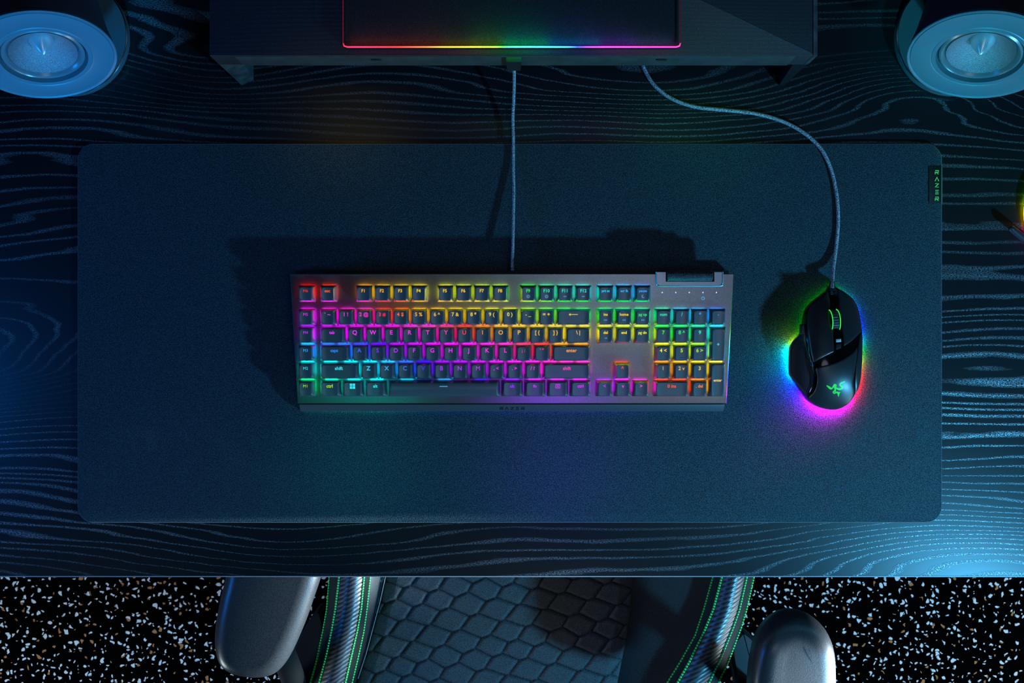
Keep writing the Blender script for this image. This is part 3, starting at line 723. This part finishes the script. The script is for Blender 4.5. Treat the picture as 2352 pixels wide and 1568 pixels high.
def taper(pts, w, n=6):           # a smooth ribbon whose width runs through the values w
    c = crom([(*zl(*p), 0) for p in pts], n); V, F = [], []
    for i, p in enumerate(c):
        t = i / (len(c) - 1) * (len(w) - 1); k = min(int(t), len(w) - 2); ww = (w[k] + (w[k + 1] - w[k]) * (t - k)) / 31.36
        a, b = c[max(i - 1, 0)], c[min(i + 1, len(c) - 1)]; d = (b - a).normalized(); nn = Vector((-d.y, d.x, 0))
        for q in (p + nn * ww / 2, p - nn * ww / 2): V.append(on_palm(q.x, q.y))
        if i: m = 2 * i; F.append((m - 2, m, m + 1, m - 1))
    return V, F
def blob(cx, cy, rx, ry):
    x, y = zl(cx, cy); return [on_palm(x + rx / 31.36 * math.cos(a), y + ry / 31.36 * math.sin(a)) for a in [2 * math.pi * k / 20 for k in range(20)]], [tuple(range(20))]
LG = join(
    taper([(270, 625), (400, 720), (520, 810), (610, 850), (700, 790), (760, 690), (830, 600)], [50, 130, 170, 130, 90, 110, 120]),
    blob(870, 640, 130, 130),
    taper([(870, 700), (890, 850), (885, 950), (870, 1060)], [210, 130, 120, 150]),
    taper([(900, 760), (1040, 850), (1200, 890), (1370, 840), (1400, 740), (1290, 640), (1230, 550), (1330, 460), (1470, 400), (1600, 335)], [90, 130, 150, 140, 130, 110, 120, 150, 110, 50]),
    taper([(930, 1000), (800, 1050), (750, 1120), (820, 1190), (930, 1130), (1050, 1130), (1130, 1170), (1250, 1110)], [100, 100, 90, 90, 100, 130, 130, 60]),
    taper([(1080, 1130), (1130, 1240), (1120, 1340), (1125, 1440)], [150, 130, 90, 20]))
mk('logo', LG, M_LOGO, palm, smooth=False, label='glowing green three-headed snake emblem')
fo = [P(*Zm(*p), MZ + .003) for p in FULL]; fo = [(v.x, v.y) for v in fo]
mk('base_plate', pad(fo, [(.005, MZ), (.004, MZ + .0036)]), M_CASE, mouse)
g = crom([(x, y, 0) for x, y in FULL], 5, True)
gp = [P(*Zm(v.x, v.y), MZ + .002) for v in g]; gi = inset([(v.x, v.y) for v in gp], .0017)
gpts = [(q.x, q.y, MZ + .0028) for q in gi]
uh = [(-180, 195, 1.6), (-160, 205, 1.5), (-146, 222, 2.2), (-130, 246, 3.4), (-114, 282, 4.4), (-98, 298, 5.0), (-78, 310, 4.6), (-62, 335, 3.0), (-45, 360, 1.8), (-25, 375, .9), (-10, 400, .5), (15, 500, .35), (40, 590, .5), (55, 590, .25), (75, 540, .08), (90, 470, .06), (110, 480, .1), (135, 480, .14), (148, 440, .25), (157, 412, .5), (161, 440, .8), (166, 530, 1.3), (172, 540, 2.0), (180, 555, 2.2)]
uh2 = [(a, (h if a > -170 else 195), s) for a, h, s in uh]
gc = []
cxm, cym = 1720 + 760 / 4.126, 620 + 830 / 4.126
for v in g:
    px, py = Zm(v.x, v.y); ang = math.degrees(math.atan2(-(py - cym), px - cxm))
    hh = interp([(a, h) for a, h, s in uh2], ang); ss = interp([(a, s) for a, h, s in uh2], ang)
    c = hsv(hh); gc += [tuple(q * ss * .38 for q in c)] * 8
gc += gc[:8]
mk('underglow_strip', tube(gpts, .0011, 8, True), M_UNDER, mouse, cols=gc, label='rainbow light strip around the mouse base')
mc = [(1911, 662, .020), (1912, 645, .016), (1914, 615, .010), (1921, 560, .0062), (1925, 505, .0060), (1921, 445, .006), (1907, 385, .006), (1884, 340, .0062), (1845, 304, .0045), (1793, 277, .0022), (1730, 260, .0022), (1655, 252, .0022), (1595, 245, .0022), (1542, 226, .0022), (1503, 196, .0022), (1483, 165, .0022), (1474, 140, .0022), (1470, 90, .0022), (1475, 20, .0022)]
mk('cable', tube(crom([P(*p) for p in mc], 12), .0020, 10), M_CABLE, mouse, label='dark braided cable')
mk('strain_relief', tube([P(1911, 668, .018), P(1911, 658, .0165), P(1912, 646, .0158)], lambda t: .0042 - .0018 * t, 12), M_CASE, mouse)

# ------------------------------------------------------------------ monitor riser
ZS = .1065
xl, xr = P(481, 0, ZS).x, P(1876, 0, ZS).x
yfront = P(0, 127.5, ZS).y
riser = thing('monitor_riser', 'wide dark wooden riser shelf standing at the back of the desk', 'shelf', (0, .40, 0))
brd = mk('shelf_board', rbox(xl, xr, yfront, .56, ZS - .030, ZS, .0004, .0007), M_STAND, riser)
mk('front_edge', rbox(xl + .024, xr - .02, yfront - .0007, yfront + .002, ZS - .0300, ZS - .0015, .0002, .0002), M_STANDEDGE, brd)
mk('side_edge', rbox(xr - .0035, xr + .0006, yfront - .0004, .56, ZS - .028, ZS + .0006, .0004, .0003), M_LEG, brd)
for px in (863, 1520):
    c = P(px, 133, .100)
    mk('slot', lathe([(.0035, 0), (.0033, .0012), (0, .0012)], Matrix.Translation((c.x, yfront - .0006, .0975)) @ Matrix.Diagonal((1.6, 1, .5, 1)) @ Matrix.Rotation(math.pi / 2, 4, 'X'), 20), M_TAG, brd)
for s, xo in ((1, xl), (-1, xr)):
    for yy in (yfront, .52):
        wb, wt = (.013, .025) if s == 1 else (.006, .016)
        d = .03
        V = []
        for z, w in ((0, wb), (ZS - .0305, wt * .86)):
            for (dx, dy) in ((0, 0), (s * w, .006 if s == 1 else 0), (s * w, d), (0, d)): V.append((xo + dx, yy + .0006 + dy * 1, z))
        mk('leg', (V, [(0, 1, 2, 3), (4, 7, 6, 5), (0, 4, 5, 1), (1, 5, 6, 2), (2, 6, 7, 3), (3, 7, 4, 0)]), M_LEG if s == 1 else M_ARM2, riser, smooth=False)
ck = P(1180, 140, .085)
V = []
for z, w in ((.0755, .0068), (ZS - .002, .0074)):
    for dx, dy in ((-w, 0), (-w, -.005), (w, -.005), (w, 0)): V.append((ck.x + dx, yfront - .0007 + dy, z))
clip = mk('cable_clip', (V, [(0, 1, 2, 3), (4, 7, 6, 5), (0, 4, 5, 1), (1, 5, 6, 2), (2, 6, 7, 3), (3, 7, 4, 0)]), M_ARM2, smooth=False,
   label='small black clip on the riser front edge where the keyboard cable starts', cat='clip')
# light-edged slab
ZT = .119
px0, px1 = P(788, 0, ZT).x, P(1563, 0, ZT).x; pyf = P(0, 108, ZT).y
slab = thing('light_edge_slab', 'flat black slab with a rainbow-lit front edge lying on the riser', 'panel', ((px0 + px1) / 2, pyf + .12, ZS))
so = rrect((px1 - px0) / 2, .12, .003, 5, (px0 + px1) / 2, pyf + .12)
mk('slab_body', pad(so, [(.003, ZS + .0001), (.0012, ZS + .003), (.0012, ZT - .0022), (.0016, ZT - .002)]), M_PANEL, slab)
pth = [(px0, pyf + .24), (px0, pyf + .12), (px0, pyf + .02), (px0, pyf + .004), (px0 + .001, pyf + .001), (px0 + .004, pyf)]
NN = 60
pth += [(px0 + .004 + (px1 - px0 - .008) * i / NN, pyf) for i in range(1, NN + 1)]
pth += [(px1 - .001, pyf + .001), (px1, pyf + .004), (px1, pyf + .02), (px1, pyf + .12), (px1, pyf + .24)]
sv, sc_ = [], []
SH = [(0, 355, .22), (.03, 350, .4), (.12, 356, .45), (.25, 12, .55), (.36, 38, .8), (.42, 80, .9), (.50, 140, 1.9), (.55, 165, 1.7), (.62, 195, 1.2), (.70, 240, .9), (.78, 300, .9), (.9, 325, .7), (1, 340, .5)]
for x, y in pth:
    t = (x - px0) / (px1 - px0); side = y > pyf + .003
    hh = interp([(a, (h if a not in (0, .03, .12) else h - 360)) for a, h, s in SH], t); ss = interp([(a, s) for a, h, s in SH], t)
    c = hsv(hh, .86)
    if side: c = tuple(q * .012 for q in (hsv(352) if t < .5 else hsv(350))); ss = .8 if t < .5 else .35
    sc_ += [tuple(q * ss for q in c)] * 6
mk('light_strip', tube([(x, y, ZT + .0002) for x, y in pth], .00065, 6), M_STRIP, slab, cols=sc_, label='rainbow light strip along the front edge')

def strip_light(x, w, col, pw):
    o = area('strip_glow', (x, pyf + .0022, ZT + .0016), (x, pyf + .2, ZT - .004), w, pw, col, size_y=.002)
for x_, w_, c_, p_ in ((-.11, .09, (1, .15, .05), .006), (-.05, .08, (.5, .5, 0), .008), (.0, .07, (0, 1, .1), .018), (.04, .09, (0, .4, 1), .020), (.08, .08, (.2, .1, 1), .014), (.125, .06, (.2, .3, .8), .008)): strip_light(x_, w_, c_, p_)
# ------------------------------------------------------------------ speakers
def frame(c, n):
    n = Vector(n).normalized(); u = Vector((0, 0, 1)).cross(n).normalized(); v = n.cross(u)
    M = Matrix((u, v, n)).transposed().to_4x4(); M.translation = c
    return M
def speaker(sx, label):
    bx, by = sx * .4765, .328
    t = thing('speaker', label, 'speaker', (bx, by, 0), 'pair of round desktop speakers')
    B = Matrix.Translation((bx, by, 0))
    base = mk('base', lathe([(0, 0), (.060, 0), (.0625, .002), (.0625, .009), (.0615, .0105), (.0595, .0108), (0, .0102)], B, 96), M_SPKBASE, t)
    pts = [Vector((bx + .0622 * math.cos(a), by + .0622 * math.sin(a), .0100)) for a in [2 * math.pi * k / 96 for k in range(96)]]
    mk('base_rim', tube(pts, .0008, 8, True), M_SPKRIM, base)
    c = Vector((sx * -.4475 * -1, .2723, .12)); n = Vector((-sx * .276, -.917, .286))
    c.x = sx * .4475
    M = frame(c, n)
    body = mk('housing', lathe([(.0640, -.001), (.0640, -.006), (.061, -.020), (.056, -.06), (.050, -.10), (.040, -.125), (.02, -.135), (0, -.137)], M, 96), M_SPKBODY, t)
    nb = M @ Vector((0, 0, -.045))
    mk('neck', tube([Vector((bx, by + .004, .009)), Vector((bx, by, .04)), Vector((nb.x, nb.y, .075))], lambda q: .020 - .003 * q, 24), M_SPKBODY, t)
    fr = mk('front_ring', lathe([(.0640, -.003), (.0650, -.001), (.0652, .0006), (.0645, .0014), (.0632, .0010), (.0622, .0004), (.0618, .0012), (.0440, .0018), (.0430, .0012), (.0424, .0016), (.0388, .0012), (.0384, -.004), (.0372, -.006)], M, 120), M_SPKRING, t)
    mk('surround', lathe([(.0374, -.0055), (.0362, -.0020), (.0345, -.0008), (.0328, -.0022), (.0316, -.0052), (.0306, -.0060), (.0300, -.0040)], M, 96), M_SURR, t)
    cone = mk('cone', lathe([(.0302, -.0035), (.0296, -.0045), (.011, -.0185), (0, -.0190)], M, 96), M_CONE, t)
    mk('phase_plug', lathe([(.0112, -.0186), (.0110, -.0175), (.0095, -.0145), (.0065, -.0090), (.0030, -.0045), (.0008, -.0022), (0, -.0018)], M, 48), M_PLUG, t)
    return t, body
speaker(-1, 'round black speaker with blue-lit ring at the left end of the desk')
_, bR = speaker(1, 'round black speaker with teal-lit ring at the right end of the desk')
pc = P(2333, 8, .166)
mk('status_light', lathe([(.0018, 0), (.0016, .0010), (0, .0015)], Matrix.Translation(pc), 12), M_PURPLE, bR, label='tiny glowing purple light')

# ------------------------------------------------------------------ things at the right edge
bc = P(2352 + 121, 490, .004)
lb = thing('light_base', 'round black base with rainbow light ring cut by the right edge', 'stand', (bc.x, bc.y, 0))
mk('disc', lathe([(0, .0004), (.052, .0004), (.055, .003), (.055, .010), (.053, .012), (0, .012)], Matrix.Translation((bc.x, bc.y, 0)), 72), M_CASE, lb)
gp, gcs = [], []
for k in range(72):
    a = 2 * math.pi * k / 72; gp.append((bc.x + .0550 * math.cos(a), bc.y + .0550 * math.sin(a), .0022))
    dg_ = math.degrees(a)
    hh = interp([(0, 200), (90, 150), (150, 110), (165, 75), (180, 52), (190, 40), (200, 330 - 360), (215, 300 - 360), (270, 260 - 360), (360, 200 - 360)], dg_)
    c = hsv(hh); gcs += [c] * 8
gcs += gcs[:8]
mk('light_ring', tube(gp, .0014, 8, True), M_RING, lb, cols=gcs)
rp = [P(2320, 523, .012), P(2352, 548, .012), P(2420, 600, .010), P(2500, 640, .0045)]
mk('rod', tube(crom(rp, 6), lambda q: .0036 if q > .02 else .0026, 16), pm('rod_satin_black', (.06, .08, .09), .25, .3), label='dark blue-grey rounded rod poking in at the right edge below the light base', cat='rod')

# ------------------------------------------------------------------ chair
ZC = -.28
chair = thing('gaming_chair', 'black gaming chair with green stitching and quilted seat in front of the desk', 'chair', (P(1200, 1500, ZC).x, -.55, FZ))
ext = lambda tab: tab
innerL = [(1240, 910), (1325, 886), (1380, 874), (1440, 858), (1500, 842), (1568, 820), (1700, 790), (1850, 775)]
innerR = [(1240, 1470), (1325, 1452), (1400, 1447), (1470, 1437), (1568, 1418), (1700, 1390), (1850, 1370)]
def lx(tab, y): return interp(tab, y)
# quilted cushion
def hexh(px, py):
    a = (64, 11); b = (26, 46)
    det = a[0] * b[1] - a[1] * b[0]
    i = (px * b[1] - py * b[0]) / det; j = (a[0] * py - a[1] * px) / det
    best = []
    for ii in range(int(math.floor(i)) - 1, int(math.floor(i)) + 3):
        for jj in range(int(math.floor(j)) - 1, int(math.floor(j)) + 3):
            cx, cy = ii * a[0] + jj * b[0], ii * a[1] + jj * b[1]
            cx += 5 * math.sin(ii * 1.7 + jj); cy += 4 * math.cos(jj * 2.1 + ii)
            dx, dy = px - cx, py - cy
            best.append(math.hypot(dx * .80 + dy * .25, dy * 1.15))
    best.sort(); g_ = (best[1] - best[0])
    return min(1, g_ / 13) ** .6, g_
NX, NY = 280, 240
V, F, Gv = [], [], []
for r in range(NY + 1):
    py = 1250 + (1800 - 1250) * r / NY
    x0, x1 = lx(innerL, py), lx(innerR, py)
    for q in range(NX + 1):
        px = x0 + (x1 - x0) * q / NX; hq, g_ = hexh(px, py)
        e = min(q, NX - q) / NX; edge = min(1, e / .05) ** .5
        V.append(P(px, py, ZC - .006 + .0035 * hq + .008 * edge)); Gv.append((.25,) * 3 if g_ < 3.2 else (1, 1, 1))
for r in range(NY):
    for q in range(NX):
        n = r * (NX + 1) + q; F.append((n, n + 1, n + NX + 2, n + NX + 1))
mk('seat_cushion', (V, F), M_QUILT, chair, cols=Gv, angle=80, label='quilted blue-grey fabric seat centre')
def ribbon(tabA, tabB, zf, n=12, y0=1240, y1=1850, steps=70):
    V, F = [], []
    for r in range(steps + 1):
        py = y0 + (y1 - y0) * r / steps
        for q in range(n + 1):
            t = q / n; px = interp(tabA, py) * (1 - t) + interp(tabB, py) * t
            V.append(P(px, py, zf(t)))
    for r in range(steps):
        for q in range(n):
            k = r * (n + 1) + q; F.append((k, k + 1, k + n + 2, k + n + 1))
    # close with a skirt below
    b0 = len(V)
    for r in range(steps + 1):
        for q in (0, n):
            v = V[r * (n + 1) + q]; V.append(Vector((v.x, v.y, ZC - .05)))
    for r in range(steps):
        for s, q in ((0, 0), (1, n)):
            F.append((r * (n + 1) + q, (r + 1) * (n + 1) + q, b0 + 2 * (r + 1) + s, b0 + 2 * r + s))
    return V, F
LA = [(1240, 759), (1325, 757), (1400, 751), (1450, 742), (1510, 729), (1568, 713), (1700, 690), (1850, 675)]
LB_ = [(1240, 783), (1325, 779), (1400, 770), (1450, 761), (1510, 748), (1568, 733), (1700, 712), (1850, 697)]
LC = [(1240, 842), (1325, 836), (1400, 829), (1450, 820), (1510, 806), (1568, 793), (1700, 765), (1850, 745)]
LD = [(1240, 856), (1325, 850), (1400, 842), (1450, 835), (1510, 822), (1568, 808), (1700, 780), (1850, 760)]
RA = [(1240, 1648), (1325, 1638), (1400, 1617), (1460, 1597), (1520, 1563), (1568, 1533), (1700, 1475), (1850, 1430)]
RB_ = [(1240, 1668), (1325, 1658), (1400, 1638), (1460, 1613), (1520, 1583), (1568, 1556), (1700, 1500), (1850, 1455)]
RC = [(1240, 1722), (1325, 1715), (1400, 1698), (1440, 1684), (1520, 1652), (1568, 1628), (1700, 1575), (1850, 1530)]
RD = [(1240, 1736), (1325, 1731), (1400, 1714), (1440, 1702), (1520, 1672), (1568, 1650), (1700, 1597), (1850, 1550)]
bul = lambda a, b: (lambda t: a + (b - a) * t)
def bolster(A, B_, C_, D, inner, name_l, side):
    zA, zB, zC, zD = (ZC + .018, ZC + .034, ZC + .034, ZC + .012) if side == 'L' else (ZC + .012, ZC + .034, ZC + .034, ZC + .018)
    o = mk('seat_bolster', ribbon(B_, C_, lambda t: zB + .010 * math.sin(math.pi * t)), M_CARBON, chair, angle=60, label=name_l)
    mk('piping', ribbon(A, B_, bul(zA, zB), 4), M_LEATH, o, angle=60)
    mk('piping', ribbon(C_, D, bul(zC, zD), 4), M_LEATH, o, angle=60)
    for tab, z in ((A, zA), (B_, zB), (C_, zC), (D, zD)):
        pts = [P(interp(tab, py), py, z + .0012) for py in range(1240, 1850, 4)]
        V, F = [], []
        # dashes
        L = crom(pts, 2)
        acc = 0; i = 0
        while i < len(L) - 3:
            v, f = tube([L[i], L[i + 1], L[i + 2]], .0015, 6); n = len(V); V += v; F += [tuple(k + n for k in g) for g in f]
            i += 3
        mk('stitching', (V, F), M_STITCH, o, label='bright green dashed stitching')
    return o
bolster(LA, LB_, LC, LD, innerL, 'left bolster with carbon-textured stripe', 'L')
bolster(RA, RB_, RC, RD, innerR, 'right bolster with carbon-textured stripe', 'R')
mk('seat_wing', ribbon(LD, innerL, lambda t: ZC + .012 - .018 * t, 8), M_LEATH, chair, angle=60, label='black leather strip inside the left bolster')
mk('seat_wing', ribbon(innerR, RA, lambda t: ZC - .006 + .018 * t, 12), M_LEATH, chair, angle=60, label='black leather wing inside the right bolster')
pts = [P(interp(innerL, py) - 1, py, ZC + .001) for py in range(1240, 1560, 6)]
mk('seam', tube(pts, .0007, 6), M_GREYSTITCH, chair)
so = [(P(interp(LA, y), y, ZC).x, P(0, y, ZC).y) for y in (1260, 1400, 1568, 1780)] + [(P(interp(RD, y), y, ZC).x, P(0, y, ZC).y) for y in (1780, 1568, 1400, 1260)]
mk('seat_pan', pad(so, [(.02, ZC - .10), (0, ZC - .09), (0, ZC - .035), (.004, ZC - .012)]), M_LEATH, chair)
# armrests
def world_outline(L, z, n=6): return [(v.x, v.y) for v in [P(p[0], p[1], z) for p in [(q.x, q.y) for q in crom([(a, b, 0) for a, b in L], n, True)]]]
ZA = -.055
AL = [(530, 1180), (517, 1260), (510, 1325), (496, 1385), (486, 1440), (484, 1495), (497, 1538), (530, 1560), (580, 1567), (622, 1558), (655, 1522), (688, 1452), (712, 1385), (731, 1325), (745, 1250), (735, 1180), (690, 1130), (590, 1130)]
aL = mk('armrest', pad(world_outline(AL, ZA), [(.010, ZA - .034), (.001, ZA - .030)] + [(.019 * (1 - math.cos(math.radians(q))), ZA - .019 * (1 - math.sin(math.radians(q)))) for q in (0, 10, 20, 30, 40, 50, 60, 70, 80, 90)]), M_ARM, chair, angle=60, label='left armrest pad, long with a shiny inner edge')
AR = [(1733, 1600), (1738, 1540), (1752, 1480), (1778, 1442), (1812, 1421), (1845, 1418), (1882, 1431), (1912, 1462), (1926, 1510), (1929, 1570), (1929, 1660), (1925, 1760), (1890, 1800), (1800, 1810), (1745, 1780), (1733, 1700)]
def armdome(k): 
    yy0 = P(0, 1418, ZA).y
    return lambda x, y: ZA - k - .020 * max(0, 1 - max(0, (yy0 - y)) / .045) ** 2
aR = mk('armrest', pad(world_outline(AR, ZA), [(.010, ZA - .045), (.001, ZA - .040), (0, armdome(.016)), (.001, armdome(.010)), (.005, armdome(.0045)), (.010, armdome(.0015)), (.016, armdome(.0002)), (.022, armdome(0)), (.030, armdome(0))]), M_ARM, chair, angle=60, label='right armrest pad, rounded end with a bright right rim')
def bracket(L, z0, z1):
    return pad(world_outline(L, z1, 4), [(.004, z0), (0, z0 + .004), (0, z1 - .004), (.004, z1)])
bl = mk('arm_bracket', bracket([(655, 1560), (668, 1500), (700, 1440), (730, 1400), (745, 1440), (735, 1500), (715, 1560), (700, 1640), (640, 1640)], ZC - .04, ZC - .002), M_ARM2, chair)
br_ = mk('arm_bracket', bracket([(1700, 1455), (1712, 1450), (1745, 1485), (1760, 1560), (1760, 1640), (1700, 1640), (1690, 1560), (1680, 1490)], ZC - .03, ZC - .004), M_ARM2, chair)
def post(a, b): return tube([a, (a + b) / 2, b], .016, 16)
mk('arm_post', post(P(690, 1600, ZC - .02), P(610, 1400, ZA - .03)), M_ARM2, chair)
mk('arm_post', post(P(1725, 1600, ZC - .02), P(1840, 1620, ZA - .045)), M_ARM2, chair)
gx, gy = chair.location.x, chair.location.y
mk('gas_lift', lathe([(0, FZ + .08), (.028, FZ + .08), (.028, -.5), (.02, -.5), (.02, ZC - .09), (0, ZC - .09)], Matrix.Translation((gx, gy, 0)), 24), M_CASE, chair)
for k in range(5):
    a = math.radians(90 + 72 * k); d = Vector((math.cos(a), math.sin(a), 0)); c0 = Vector((gx, gy, FZ + .10))
    mk('base_leg', tube([c0, c0 + d * .15 + Vector((0, 0, -.01)), c0 + d * .30 + Vector((0, 0, -.035))], lambda q: .028 - .012 * q, 12), M_CASE, chair)
    cc = c0 + d * .30; M = Matrix.Translation((cc.x, cc.y, FZ + .028)) @ Matrix.Rotation(a, 4, 'Z') @ Matrix.Rotation(math.pi / 2, 4, 'X')
    mk('caster', lathe([(0, -.02), (.026, -.02), (.028, -.016), (.028, .016), (.026, .02), (0, .02)], M, 24), M_CASE, chair)
